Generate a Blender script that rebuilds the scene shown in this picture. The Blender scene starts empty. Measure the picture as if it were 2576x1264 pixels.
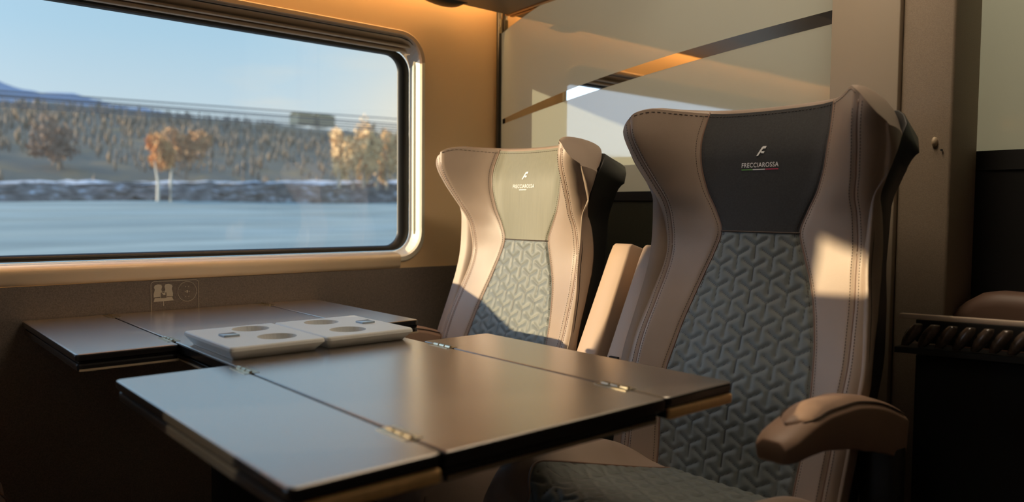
import bpy, bmesh, math, random
import numpy as np
from mathutils import Matrix, Vector
random.seed(7); rng = np.random.default_rng(7)
SC = bpy.context.scene
COL = SC.collection
pi = math.pi

# ------------------------------------------------------------------ materials
def lin(c):
    return tuple(((v/255.)/12.92 if v/255. <= .04045 else ((v/255.+.055)/1.055)**2.4) for v in c)
def nt(name):
    m = bpy.data.materials.new(name); m.use_nodes = True
    t = m.node_tree; t.nodes.clear()
    o = t.nodes.new('ShaderNodeOutputMaterial')
    return m, t, o
def pbsdf(name, col, rough=.5, metal=0., spec=.5, noise=None, bump=None, coat=0., coat_rough=.1, sheen=0., var=.12, stretch=(1,1,1)):
    """plain principled surface with optional procedural colour variation and fine bump"""
    m, t, o = nt(name)
    b = t.nodes.new('ShaderNodeBsdfPrincipled')
    t.links.new(b.outputs[0], o.inputs[0])
    b.inputs['Base Color'].default_value = (*col, 1)
    b.inputs['Roughness'].default_value = rough
    b.inputs['Metallic'].default_value = metal
    b.inputs['Specular IOR Level'].default_value = spec
    b.inputs['Coat Weight'].default_value = coat
    b.inputs['Coat Roughness'].default_value = coat_rough
    b.inputs['Sheen Weight'].default_value = sheen
    if noise or bump:
        tc = t.nodes.new('ShaderNodeTexCoord'); mp = t.nodes.new('ShaderNodeMapping')
        mp.inputs['Scale'].default_value = stretch
        t.links.new(tc.outputs['Object'], mp.inputs[0])
    if noise:
        n = t.nodes.new('ShaderNodeTexNoise'); n.inputs['Scale'].default_value = noise; n.inputs['Detail'].default_value = 6
        t.links.new(mp.outputs[0], n.inputs['Vector'])
        r = t.nodes.new('ShaderNodeValToRGB')
        r.color_ramp.elements[0].position = .3; r.color_ramp.elements[1].position = .7
        r.color_ramp.elements[0].color = (*[c*(1-var) for c in col], 1)
        r.color_ramp.elements[1].color = (*[min(1, c*(1+var)) for c in col], 1)
        t.links.new(n.outputs[0], r.inputs[0]); t.links.new(r.outputs[0], b.inputs['Base Color'])
    if bump:
        sc, st = bump
        n2 = t.nodes.new('ShaderNodeTexNoise'); n2.inputs['Scale'].default_value = sc; n2.inputs['Detail'].default_value = 4
        t.links.new(mp.outputs[0], n2.inputs['Vector'])
        bp = t.nodes.new('ShaderNodeBump'); bp.inputs['Strength'].default_value = st; bp.inputs['Distance'].default_value = .001
        t.links.new(n2.outputs[0], bp.inputs['Height']); t.links.new(bp.outputs[0], b.inputs['Normal'])
    return m
def emis(name, col, s):
    m, t, o = nt(name)
    e = t.nodes.new('ShaderNodeEmission'); e.inputs[0].default_value = (*col, 1); e.inputs[1].default_value = s
    t.links.new(e.outputs[0], o.inputs[0]); return m
def glass_pane(name, tint=(1,1,1), refl=.08, haze=.03):
    m, t, o = nt(name)
    tr = t.nodes.new('ShaderNodeBsdfTransparent'); tr.inputs[0].default_value = (*tint, 1)
    gl = t.nodes.new('ShaderNodeBsdfGlossy'); gl.inputs['Roughness'].default_value = .02
    df = t.nodes.new('ShaderNodeBsdfTranslucent'); df.inputs[0].default_value = (.9,.92,.95,1)
    m1 = t.nodes.new('ShaderNodeMixShader'); m1.inputs[0].default_value = refl
    m2 = t.nodes.new('ShaderNodeMixShader'); m2.inputs[0].default_value = haze
    t.links.new(tr.outputs[0], m1.inputs[1]); t.links.new(gl.outputs[0], m1.inputs[2])
    t.links.new(m1.outputs[0], m2.inputs[1]); t.links.new(df.outputs[0], m2.inputs[2])
    t.links.new(m2.outputs[0], o.inputs[0]); return m
def frosted(name, col, trans, k, mix, rough):
    """frosted glass: scatters light from both sides under a reflective face"""
    m, t, o = nt(name)
    d = t.nodes.new('ShaderNodeBsdfDiffuse'); d.inputs[0].default_value = (*col, 1)
    r = t.nodes.new('ShaderNodeBsdfTranslucent'); r.inputs[0].default_value = (*trans, 1)
    y = t.nodes.new('ShaderNodeMixShader'); y.inputs[0].default_value = k
    g = t.nodes.new('ShaderNodeBsdfGlossy'); g.inputs['Roughness'].default_value = rough; g.inputs[0].default_value = (.95,.95,.93,1)
    f = t.nodes.new('ShaderNodeFresnel'); f.inputs[0].default_value = 1.5
    a = t.nodes.new('ShaderNodeMath'); a.operation = 'ADD'; a.inputs[1].default_value = mix; a.use_clamp = True
    x = t.nodes.new('ShaderNodeMixShader')
    t.links.new(f.outputs[0], a.inputs[0]); t.links.new(a.outputs[0], x.inputs[0])
    t.links.new(d.outputs[0], y.inputs[1]); t.links.new(r.outputs[0], y.inputs[2]); t.links.new(y.outputs[0], x.inputs[1])
    t.links.new(g.outputs[0], x.inputs[2]); t.links.new(x.outputs[0], o.inputs[0])
    return m
def glossy_panel(name, col, mix, rough):
    """satin painted glass: diffuse body under a reflective face"""
    m, t, o = nt(name)
    d = t.nodes.new('ShaderNodeBsdfDiffuse'); d.inputs[0].default_value = (*col, 1)
    g = t.nodes.new('ShaderNodeBsdfGlossy'); g.inputs['Roughness'].default_value = rough; g.inputs[0].default_value = (.95,.95,.93,1)
    f = t.nodes.new('ShaderNodeFresnel'); f.inputs[0].default_value = 1.5
    a = t.nodes.new('ShaderNodeMath'); a.operation = 'ADD'; a.inputs[1].default_value = mix; a.use_clamp = True
    x = t.nodes.new('ShaderNodeMixShader')
    t.links.new(f.outputs[0], a.inputs[0]); t.links.new(a.outputs[0], x.inputs[0])
    t.links.new(d.outputs[0], x.inputs[1]); t.links.new(g.outputs[0], x.inputs[2]); t.links.new(x.outputs[0], o.inputs[0])
    return m

M = {}
M['leather'] = pbsdf('taupe_leather', (.315,.24,.19), rough=.42, noise=9, var=.07, bump=(900,.25), spec=.45)
M['piping'] = pbsdf('brown_piping', (.20,.125,.09), rough=.45)
M['thread'] = pbsdf('dark_thread', (.05,.035,.028), rough=.7)
M['cover_shaded'] = pbsdf('shaded_cover', (.026,.027,.028), rough=.75, bump=(1500,.5), sheen=.1, noise=300, var=.2)  # cover cloth darkened, shade put into its colour
M['cover_sunlit'] = pbsdf('sunlit_cover', (.165,.158,.110), rough=.55, noise=30, var=.06, bump=(900,.15), stretch=(6,6,.4))  # same cloth for the sunlit seat, sunlight put into its colour
M['shell'] = pbsdf('black_shell', (.012,.012,.012), rough=.45)
M['black'] = pbsdf('matt_black', (.01,.01,.01), rough=.6)
M['arm'] = pbsdf('armrest_leather', (.33,.215,.155), rough=.5, bump=(900,.2), noise=12, var=.06)
M['arm_fold'] = pbsdf('tan_armrest_leather', (.42,.30,.22), rough=.5, bump=(900,.2))
M['white_print'] = pbsdf('white_print', (.80,.80,.78), rough=.5)
M['green_print'] = pbsdf('green_print', lin((96,170,66)), rough=.5)
M['red_print'] = pbsdf('red_print', lin((205,50,90)), rough=.5)
M['cream'] = pbsdf('cream_plastic', lin((226,222,205)), rough=.28, noise=5, var=.02)
M['frame_top'] = pbsdf('taupe_plastic', lin((178,160,140)), rough=.4, noise=5, var=.03)
M['wall'] = pbsdf('cream_wall', lin((246,212,164)), rough=.5, noise=3, var=.02, bump=(300,.06))
M['sill'] = pbsdf('cream_sill', lin((238,216,186)), rough=.25, noise=3, var=.02)
M['dado'] = pbsdf('dark_dado', lin((122,112,104)), rough=.8, noise=400, var=.25, bump=(700,.4))
M['etch'] = pbsdf('pale_print', lin((205,196,178)), rough=.6)
M['rubber'] = pbsdf('black_rubber', (.012,.013,.013), rough=.4)
M['slot'] = pbsdf('grey_slot', lin((120,118,100)), rough=.5)
M['ceiling'] = pbsdf('ceiling_white', lin((190,182,170)), rough=.6, noise=3, var=.02)
M['rack'] = pbsdf('rack_grey', lin((120,108,90)), rough=.45, noise=3, var=.03)
M['rack_trim'] = pbsdf('rack_trim', lin((190,150,100)), rough=.3, metal=.6)
M['floor'] = pbsdf('floor_carpet', (.025,.022,.022), rough=.95, noise=200, var=.4)
M['partition'] = frosted('frosted_glass', (.30,.33,.30), (.84,.80,.68), .5, .06, .035)
M['mirror'] = pbsdf('mirror_strip', (.78,.78,.75), rough=.02, metal=1.)
M['post_light'] = pbsdf('beige_post', lin((172,158,138)), rough=.5, noise=3, var=.02)
M['post_dark'] = pbsdf('grey_brown_post', lin((148,132,113)), rough=.7, noise=500, var=.12, bump=(600,.3))
M['metal'] = pbsdf('hinge_brass', lin((200,190,165)), rough=.28, metal=1.)
M['glint_edge'] = pbsdf('reflection_edge', (.95,.60,.26), rough=.25, noise=20, var=.05, stretch=(1,8,1))  # warm reflected light put into the end cap colour
M['table_edge'] = pbsdf('dark_table_edge', (.012,.011,.011), rough=.25)
M['edge_line'] = pbsdf('pale_edge_line', lin((190,172,145)), rough=.25)
M['tray'] = pbsdf('tray_grey', lin((214,216,214)), rough=.32, noise=10, var=.02)
M['tray_tile'] = pbsdf('tray_inlay', lin((150,170,190)), rough=.06, spec=.9)
M['bench'] = pbsdf('bench_leather', (.17,.10,.07), rough=.5)
M['rail'] = pbsdf('pale_rail', lin((240,220,198)), rough=.35)
M['packet'] = pbsdf('packet_foil', (.10,.07,.05), rough=.25, noise=60, var=.5, spec=.9)
M['cove'] = emis('cove_led', (1., .54, .20), 26.)
M['lamp'] = emis('fill_glow', (1., .80, .58), 10.5)
M['fill_far'] = emis('far_fill_glow', (1., .90, .70), 4.2)
M['fill_dim'] = emis('dim_fill_glow', (1., .84, .66), 1.3)
M['glass'] = glass_pane('window_glass')

def table_top_mat():
    m, t, o = nt('dark_walnut')
    b = t.nodes.new('ShaderNodeBsdfPrincipled'); g_ = t.nodes.new('ShaderNodeBsdfGlossy'); g_.inputs['Roughness'].default_value = .27; g_.inputs[0].default_value = (.90,.85,.80,1)
    f_ = t.nodes.new('ShaderNodeFresnel'); f_.inputs[0].default_value = 1.55
    a_ = t.nodes.new('ShaderNodeMath'); a_.operation = 'ADD'; a_.inputs[1].default_value = .30; a_.use_clamp = True
    x_ = t.nodes.new('ShaderNodeMixShader'); t.links.new(f_.outputs[0], a_.inputs[0]); t.links.new(a_.outputs[0], x_.inputs[0])
    t.links.new(b.outputs[0], x_.inputs[1]); t.links.new(g_.outputs[0], x_.inputs[2]); t.links.new(x_.outputs[0], o.inputs[0])
    tc = t.nodes.new('ShaderNodeTexCoord'); mp = t.nodes.new('ShaderNodeMapping'); mp.inputs['Scale'].default_value = (3, 90, 3)
    n = t.nodes.new('ShaderNodeTexNoise'); n.inputs['Scale'].default_value = 5; n.inputs['Detail'].default_value = 8; n.inputs['Distortion'].default_value = .6
    r = t.nodes.new('ShaderNodeValToRGB')
    r.color_ramp.elements[0].position = .35; r.color_ramp.elements[0].color = (.060,.044,.036,1)
    r.color_ramp.elements[1].position = .7; r.color_ramp.elements[1].color = (.085,.062,.050,1)
    t.links.new(tc.outputs['Object'], mp.inputs[0]); t.links.new(mp.outputs[0], n.inputs['Vector'])
    t.links.new(n.outputs[0], r.inputs[0]); t.links.new(r.outputs[0], b.inputs['Base Color'])
    bp = t.nodes.new('ShaderNodeBump'); bp.inputs['Strength'].default_value = .25; bp.inputs['Distance'].default_value = .0006
    t.links.new(n.outputs[0], bp.inputs['Height']); t.links.new(bp.outputs[0], b.inputs['Normal'])
    b.inputs['Roughness'].default_value = .4; b.inputs['Specular IOR Level'].default_value = .8
    
    return m
M['walnut'] = table_top_mat()

def quilt_mat():
    m, t, o = nt('quilted_cloth')
    b = t.nodes.new('ShaderNodeBsdfPrincipled'); t.links.new(b.outputs[0], o.inputs[0])
    a = t.nodes.new('ShaderNodeAttribute'); a.attribute_name = 'stitch'
    mx = t.nodes.new('ShaderNodeMix'); mx.data_type = 'RGBA'
    mx.inputs[6].default_value = (.135,.150,.140,1); mx.inputs[7].default_value = (.02,.02,.018,1)
    t.links.new(a.outputs['Fac'], mx.inputs[0]); t.links.new(mx.outputs[2], b.inputs['Base Color'])
    b.inputs['Roughness'].default_value = .5; b.inputs['Specular IOR Level'].default_value = .5; b.inputs['Sheen Weight'].default_value = .12
    tc = t.nodes.new('ShaderNodeTexCoord'); n = t.nodes.new('ShaderNodeTexNoise'); n.inputs['Scale'].default_value = 1200
    t.links.new(tc.outputs['Object'], n.inputs['Vector'])
    bp = t.nodes.new('ShaderNodeBump'); bp.inputs['Strength'].default_value = .3; bp.inputs['Distance'].default_value = .0006
    t.links.new(n.outputs[0], bp.inputs['Height']); t.links.new(bp.outputs[0], b.inputs['Normal'])
    return m
M['quilt'] = quilt_mat()

# ------------------------------------------------------------------ builders
def link(o, parent=None):
    COL.objects.link(o)
    if parent is not None: o.parent = parent
    return o
def mesh(name, V, F, mat, parent=None, smooth=False, attr=None, off=None):
    """world-space vertices (off = where the parent Empty stands)"""
    if off is None: off = parent['_o'] if parent is not None and '_o' in parent else (0,0,0)
    V = [(v[0]-off[0], v[1]-off[1], v[2]-off[2]) for v in V]
    me = bpy.data.meshes.new(name); me.from_pydata(V, [], F); me.validate()
    bm = bmesh.new(); bm.from_mesh(me); bmesh.ops.recalc_face_normals(bm, faces=bm.faces); bm.to_mesh(me); bm.free()
    me.materials.append(mat)
    if smooth:
        for p in me.polygons: p.use_smooth = True
    if attr is not None:
        at = me.attributes.new('stitch', 'FLOAT', 'POINT'); at.data.foreach_set('value', attr)
    ob = bpy.data.objects.new(name, me); ob['_o'] = tuple(off)
    return link(ob, parent)
def tag(o, label=None, cat=None, group=None, kind=None):
    if label: o['label'] = label
    if cat: o['category'] = cat
    if group: o['group'] = group
    if kind: o['kind'] = kind
    return o
def thing(name, label, cat, loc, group=None):
    o = bpy.data.objects.new(name, None); o.location = loc; o.empty_display_size = .05
    o['_o'] = tuple(loc); link(o); return tag(o, label, cat, group)
class G:
    """collects shapes of one piece"""
    def __init__(s): s.V = []; s.F = []
    def add(s, V, F):
        n = len(s.V); s.V += [tuple(map(float, v)) for v in V]; s.F += [tuple(i+n for i in f) for f in F]; return s
    def box(s, a, b):
        x0,y0,z0 = a; x1,y1,z1 = b
        return s.add([(x0,y0,z0),(x1,y0,z0),(x1,y1,z0),(x0,y1,z0),(x0,y0,z1),(x1,y0,z1),(x1,y1,z1),(x0,y1,z1)],
                     [(0,3,2,1),(4,5,6,7),(0,1,5,4),(1,2,6,5),(2,3,7,6),(3,0,4,7)])
    def tube(s, pts, r, n=6, closed=False):
        P = [Vector(p) for p in pts]; k = len(P); V = []; F = []
        for i, p in enumerate(P):
            if closed: d = P[(i+1) % k]-P[i-1]
            else: d = P[min(i+1,k-1)]-P[max(i-1,0)]
            d.normalize(); u = d.cross(Vector((0,0,1)))
            if u.length < .05: u = d.cross(Vector((0,1,0)))
            u.normalize(); w = d.cross(u)
            rr = r[i] if hasattr(r, '__len__') else r
            for j in range(n):
                a = 2*pi*j/n; V.append(p+u*math.cos(a)*rr+w*math.sin(a)*rr)
        m = k if closed else k-1
        for i in range(m):
            for j in range(n):
                F.append((i*n+j, i*n+(j+1)%n, ((i+1)%k)*n+(j+1)%n, ((i+1)%k)*n+j))
        if not closed: F += [tuple(range(n))[::-1], tuple((k-1)*n+j for j in range(n))]
        return s.add(V, F)
    def prism(s, poly, h0, h1, f):
        """poly 2D, extruded h0..h1 through mapping f(u,v,h)"""
        n = len(poly); V = [f(u,v,h0) for u,v in poly]+[f(u,v,h1) for u,v in poly]
        return s.add(V, [tuple(range(n))[::-1], tuple(range(n,2*n))]+[(i,(i+1)%n,n+(i+1)%n,n+i) for i in range(n)])
    def grid(s, P, closed=False):
        """P[row][col] points"""
        R = len(P); C = len(P[0]); V = [p for row in P for p in row]; F = []
        for i in range(R-1):
            for j in range(C if closed else C-1):
                F.append((i*C+j, i*C+(j+1)%C, (i+1)*C+(j+1)%C, (i+1)*C+j))
        return s.add(V, F)
    def out(s, name, mat, parent=None, smooth=False, **k): return mesh(name, s.V, s.F, mat, parent, smooth, **k)
def rrect(y0, y1, z0, z1, r, n=8):
    """rounded rectangle, counter-clockwise, 4*n points"""
    P = []
    for cx, cy, a0 in ((y1-r, z0+r, -pi/2), (y1-r, z1-r, 0), (y0+r, z1-r, pi/2), (y0+r, z0+r, pi)):
        for i in range(n):
            a = a0+pi/2*i/(n-1); P.append((cx+r*math.cos(a), cy+r*math.sin(a)))
    return P
def bevel(o, w, seg=2):
    b = o.modifiers.new('bevel', 'BEVEL'); b.width = w; b.segments = seg; b.limit_method = 'ANGLE'; b.angle_limit = math.radians(40)
    for p in o.data.polygons: p.use_smooth = True
    return o
def dark_sides(o):
    o.data.materials.append(M['table_edge'])
    for p in o.data.polygons:
        if p.normal.z < .85: p.material_index = 1
    return o
def rounded_slab(g, x0, x1, y0, y1, z0, z1, r=.01, e=.003, n=5, inset_bottom=0.):
    """flat slab with rounded plan corners and softened edges"""
    L = []
    for (ins, z) in ((inset_bottom+e, z0), (inset_bottom, z0+e*.6), (0, z1-e), (e*.3, z1-e*.3), (e, z1)):
        L.append([(x, y, z) for x, y in rrect(x0+ins, x1-ins, y0+ins, y1-ins, max(r-ins, .0015), n)])
    g.grid(L, closed=True); k = len(L[0]); N = len(g.V)
    g.F.append(tuple(range(N-k, N))); g.F.append(tuple(range(N-5*k, N-4*k))[::-1])
    return g

# ------------------------------------------------------------------ the setting
TX = .73
def structure(o, **k): o['kind'] = 'structure'; return o
WIN = [(-.45, 1.36), (-3.06, -1.17)]
ZD, ZC = .804, 2.10

def wall_section(g, ya, yb, w, X=0.):
    inner = rrect(w[0], w[1], .822, 1.512, .085, 10)
    n = len(inner); cy = (w[0]+w[1])/2; cz = 1.167; V = []
    outer = []
    for (y, z) in inner:                       # project each point outward on the section's rectangle
        dy, dz = y-cy, z-cz
        t = min((yb-cy)/dy if dy > 1e-9 else ((ya-cy)/dy if dy < -1e-9 else 1e9), (ZC-cz)/dz if dz > 1e-9 else ((ZD-cz)/dz if dz < -1e-9 else 1e9))
        outer.append((cy+dy*t, cz+dz*t))
    F = []
    V = [(X, y, z) for y, z in inner]+[(X, y, z) for y, z in outer]
    for i in range(n): F.append((i, (i+1) % n, n+(i+1) % n, n+i))
    g.add(V, F)
    for cyy, czz, test in ((yb, ZC, None), (ya, ZC, None), (yb, ZD, None), (ya, ZD, None)):   # corner fills
        best = sorted(range(n), key=lambda i: 0)[0]
        for i in range(n):
            a = outer[i]; b = outer[(i+1) % n]
            on_y = lambda p: abs(p[0]-cyy) < 1e-6
            on_z = lambda p: abs(p[1]-czz) < 1e-6
            if (on_y(a) and on_z(b) and not on_z(a) and not on_y(b)) or (on_z(a) and on_y(b) and not on_y(a) and not on_z(b)):
                g.add([(X, *a), (X, cyy, czz), (X, *b)], [(0, 1, 2)])
g = G(); wall_section(g, -.85, 2.7, WIN[0]); wall_section(g, -3.4, -.85, WIN[1])
wl = structure(g.out('wall_left', M['wall']))
# outer skin of the coach keeps the sun out everywhere but the windows
g = G(); g.box((-.11,-3.4,0), (-.003,2.7,ZD-.02)); g.box((-.11,-3.4,1.53), (-.003,2.7,ZC))
g.box((-.11,1.375,ZD-.02), (-.003,2.7,1.53)); g.box((-.11,-1.155,ZD-.02), (-.003,-.465,1.53)); g.box((-.11,-3.4,ZD-.02), (-.003,-3.075,1.53))
structure(g.out('trim_1', M['black']))
g = G(); g.box((-.003,-3.4,0), (.004,2.7,ZD)); structure(g.out('trim_2', M['dado']))
structure(G().box((-.05,-3.4,-.05), (2.80,2.75,0)).out('floor', M['floor']))
structure(G().box((-.05,-3.4,ZC), (2.80,2.75,ZC+.05)).out('ceiling', M['ceiling']))
structure(G().box((2.75,-3.4,0), (2.80,2.75,ZC)).out('wall_right', M['dado']))
structure(G().box((-.05,-3.45,0), (2.80,-3.4,ZC)).out('wall_rear', M['dado']))
structure(G().box((-.05,2.7,0), (2.80,2.75,ZC)).out('wall_far', M['ceiling']))

def window(idx, w, detail=True):
    root = bpy.data.objects.new('window_%d' % idx, None); link(root); root['kind'] = 'structure'; root['_o'] = (0,0,0)
    y0, y1 = w
    def loop(dy0, dy1, z0, z1, r, x): return [(x, y, z) for y, z in rrect(y0+dy0, y1-dy1, z0, z1, r, 10)]
    L0 = loop(0,0,.822,1.512,.085,0.); L1 = loop(.004,.004,.826,1.508,.083,.006); L2 = loop(.015,.015,.838,1.498,.075,.006)
    L3 = loop(.019,.019,.842,1.494,.072,0.); L4 = loop(.026,.026,.853,1.462,.062,-.046)
    G5 = loop(.028,.028,.855,1.458,.06,-.046); G6 = loop(.034,.034,.859,1.455,.055,-.044); G7 = loop(.056,.056,.868,1.447,.048,-.050); G8 = loop(.060,.060,.870,1.445,.045,-.062)
    # split the frame by height: cream jambs, taupe head and cream sill
    g1 = G().grid([L0, L1, L2, L3, L4], closed=True)
    top = G(); jamb = G(); n = len(L0)
    for f in g1.F:
        zc = sum(g1.V[i][2] for i in f)/4
        pts = [g1.V[i] for i in f]
        (top if zc > 1.425 else jamb).add(pts, [(0,1,2,3)])
    top.out('window_frame_head', M['frame_top'], root, True)
    jamb.out('window_frame', M['cream'], root, True)
    G().grid([G5, G6, G7, G8], closed=True).out('gasket', M['rubber'], root, True)
    gp = G().add(G8, [tuple(range(n))]); pane = gp.out('glass', M['glass'], root)
    # blind guide slot in the jamb, blind cassette lip and groove lines in the head
    g = G().box((-.026, y1-.0245, .905), (-.019, y1-.0215, 1.435)); g.box((-.026, y0+.0215, .905), (-.019, y0+.0245, 1.435))
    g.out('guide_slot', M['slot'], root)
    g = G(); g.tube([(.0, y0+.08, 1.4895), (.0, y1-.085, 1.4895), (-.002, y1-.055, 1.484), (-.003, y1-.036, 1.470)], .0016); g.out('groove', M['rubber'], root)
    g = G(); g.box((-.045, y0+.05, 1.4555), (-.030, y1-.03, 1.4655)); g.box((-.026, y0+.05, 1.466), (-.012, y1-.030, 1.474))
    bevel(g.out('blind_cassette', M['frame_top'], root), .003)
    # moulded sill below, ends short of the corner
    prof = [(0.0,.8055),(.005,.8055),(.0065,.815),(.0095,.828),(.009,.838),(.004,.8455),(-.012,.850),(-.040,.8515),(-.043,.846),(-.02,.835),(0,.83)]
    V = [(x, yy, z) for yy in (y0+.085, y1-.091) for x, z in prof]; k = len(prof)
    F = [(i, (i+1) % k, k+(i+1) % k, k+i) for i in range(k)]+[tuple(range(k)), tuple(range(k, 2*k))[::-1]]
    mesh('sill', V, F, M['sill'], root, True)
    return root
window(1, WIN[0]); window(2, WIN[1])

# partition behind the seats
PY = 1.655
def on_part(x, z, y): return (x, y, z)
wb = structure(mesh('wall_back', [(0,PY,1.035),(1.138,PY,1.035),(1.138,PY,ZC),(0,PY,ZC)], [(0,1,2,3)], M['partition']))
def strip(upper, lower, name):
    poly = upper + lower[::-1]
    n = len(upper); g = G()
    g.grid([[(x, PY-.0012, z) for x, z in upper], [(x, PY-.0012, z) for x, z in lower]])
    g.box((upper[0][0], PY-.0012, min(upper[0][1],lower[0][1])), (upper[0][0]+.0005, PY, max(upper[0][1],lower[0][1])))
    return g.out(name, M['mirror'], wb)
def smooth_poly(P, n=24):
    x = np.array([p[0] for p in P]); z = np.array([p[1] for p in P]); c = np.polyfit(x, z, 3 if len(P) > 4 else 2)
    xs = np.linspace(x[0], x[-1], n); return [(float(a), float(np.polyval(c, a))) for a in xs]
strip(smooth_poly([(.02,1.278),(.175,1.314),(.401,1.352),(.753,1.394),(.828,1.403),(1.138,1.424)]),
      smooth_poly([(.02,1.262),(.175,1.290),(.498,1.333),(.832,1.371),(1.138,1.394)]), 'mirror_band')
lo = smooth_poly([(.0,1.552),(.05,1.572),(.11,1.592),(.235,1.622),(.5,1.675),(1.138,1.77)])
strip([(x, 1.95) for x, z in lo], lo, 'mirror_corner')
G().box((0, PY-.004, 1.010), (1.138, PY+.022, 1.035)).out('rail', M['black'], wb)
G().box((0, PY-.001, 0), (1.138, PY+.02, 1.010)).out('lower_panel', pbsdf('dark_green_panel', lin((52,54,44)), rough=.6, noise=200, var=.15), wb)
g = G().tube([(.010, PY-.010, .80), (.010, PY-.010, 1.13), (.0105, PY-.0105, 1.45), (.013, PY-.014, 1.625)], .0085, 8)
tr = structure(g.out('trim_3', M['rubber'], None, True))
tb = G().box((.018, PY-.016, 1.555), (.026, PY-.010, 1.60)).box((.019, PY-.020, 1.565), (.024, PY-.016, 1.575)).out('bracket', M['slot'], tr)
structure(bevel(G().box((1.138, PY-.012, 0), (1.283, PY+.05, ZC)).out('trim_4', M['post_light']), .002))
structure(bevel(G().box((1.284, PY+.0, 0), (1.384, PY+.143, ZC)).out('trim_5', M['post_dark']), .006))
lk = thing('door_latch', 'tiny pale latch knob on the grey-brown post', 'latch', (1.357, PY, 1.121))
g = G(); prof = [(0,.0075),(-.004,.0075),(-.007,.0055),(-.009,.002)]
g.grid([[(1.354+r*.75*math.cos(a), PY+y, 1.124+r*1.3*math.sin(a)) for a in np.linspace(0, 2*pi, 16, endpoint=False)] for y, r in prof], closed=True)
g.F.append(tuple(range(48, 64))); g.out('knob', M['edge_line'], lk, True)
g = G().tube([(1.368, PY-.002, 1.107), (1.368, PY-.005, 1.107)], .0022, 8).out('keyhole', M['black'], lk)

dr = bpy.data.objects.new('door_1', None); link(dr); dr['kind'] = 'structure'; dr['_o'] = (0,0,0)
DY = 1.80
mesh('door_pane', [(1.26,DY,1.112),(2.30,DY,1.112),(2.30,DY,ZC),(1.26,DY,ZC)], [(0,1,2,3)], frosted('door_frosted_glass', (.25,.27,.22), (.80,.82,.68), .5, .03, .08), dr)
G().box((1.26, DY-.004, 1.072), (2.30, DY+.022, 1.112)).out('door_rail', M['black'], dr)
G().box((1.26, DY, 0), (2.30, DY+.02, 1.072)).out('door_panel', M['shell'], dr)
structure(G().box((2.30, DY-.02, 0), (2.75, DY+.05, ZC)).out('trim_6', M['post_light']))

# luggage rack and its lit cove
rk = thing('luggage_rack', 'grey luggage rack underside above the window, warm light glowing behind it', 'luggage rack', (.3, 0, 1.6))
sec = [(.045,1.612),(.060,1.607),(.30,1.622),(.62,1.66),(.80,1.73),(.79,1.745),(.60,1.69),(.30,1.652),(.05,1.640)]
V = [(x, y, z) for y in (-3.35, 1.636) for x, z in sec]; k = len(sec)
F = [(i, (i+1) % k, k+(i+1) % k, k+i) for i in range(k)]+[tuple(range(k)), tuple(range(k, 2*k))[::-1]]
mesh('shelf', V, F, M['rack'], rk)
mesh('end_trim', [(.048,1.637,1.606),(.30,1.637,1.616),(.30,1.650,1.616),(.048,1.650,1.606),(.048,1.637,1.63),(.30,1.637,1.65),(.30,1.650,1.65),(.048,1.650,1.63)],
     [(0,3,2,1),(4,5,6,7),(0,1,5,4),(1,2,6,5),(2,3,7,6),(3,0,4,7)], M['rack_trim'], rk)
g = G(); L = []
for i in range(9):
    t = i/8; y = 1.345+.115*t; b = math.sin(pi*t)**.6
    L.append([(.050+.032*c, y, 1.6085-.0135*b*s-.001) for c, s in [(math.cos(a), math.sin(a)) for a in np.linspace(0, pi, 9)]])
g.grid(L); g.out('clip', M['shell'], rk, True)
cl = thing('cove_light', 'warm glowing light strip hidden behind the luggage rack edge', 'light', (.02, 0, 1.68))
G().box((.012, -3.3, 1.742), (.060, 1.62, 1.750)).out('light_strip', M['cove'], cl)
G().box((.0, -3.3, 1.752), (.70, 1.636, 1.76)).out('housing', M['frame_top'], cl)

for lb, x0, x1, y0, y1, mt in (('unseen ceiling lamp added above the seats to brighten wall and table', 1.0, 1.35, .75, 1.50, 'lamp'),
        ('long unseen fill lamp added over the aisle behind the camera', 1.65, 1.85, -3.0, -.6, 'fill_dim'),
        ('unseen lamp added in the next bay to light the frosted partition from behind', .30, 2.2, 2.05, 2.45, 'fill_far')):
    lp = thing('fill_lamp', lb, 'lamp', ((x0+x1)/2, (y0+y1)/2, ZC), 'added fill lamps')  # unseen lamps added to lift the interior light
    G().box((x0, y0, ZC-.018), (x1, y1, ZC-.006)).out('diffuser', M[mt], lp)
    G().box((x0-.02, y0-.02, ZC-.006), (x1+.02, y1+.02, ZC-.0005)).out('lamp_frame', M['ceiling'], lp)

# ------------------------------------------------------------------ seat
def herm(xs, ys):
    xs = np.array(xs, float); ys = np.array(ys, float); d = np.diff(ys)/np.diff(xs)
    m = np.zeros_like(ys); m[0] = d[0]; m[-1] = d[-1]
    for i in range(1, len(xs)-1): m[i] = 0 if d[i-1]*d[i] <= 0 else 2*d[i-1]*d[i]/(d[i-1]+d[i])
    def f(x):
        x = np.clip(x, xs[0], xs[-1]); i = np.clip(np.searchsorted(xs, x)-1, 0, len(xs)-2); h = xs[i+1]-xs[i]; t = (x-xs[i])/h
        return (2*t**3-3*t**2+1)*ys[i]+(t**3-2*t**2+t)*h*m[i]+(-2*t**3+3*t**2)*ys[i+1]+(t**3-t**2)*h*m[i+1]
    return f
panelY = herm([.36,.516,.626,.739,.853,.942,1.085,1.184,1.25],[-.075,-.041,-.022,.014,.047,.060,.066,.094,.118])
depth  = herm([.36,.50,.62,.70,.80,.90,.97,1.03,1.09,1.15,1.22],[.026,.030,.030,.028,.018,.008,.020,.052,.092,.132,.150])
halfw  = herm([.36,.50,.60,.70,.80,.90,1.0,1.05,1.10,1.15,1.22],[.238,.244,.252,.256,.246,.234,.236,.250,.264,.273,.277])
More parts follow.
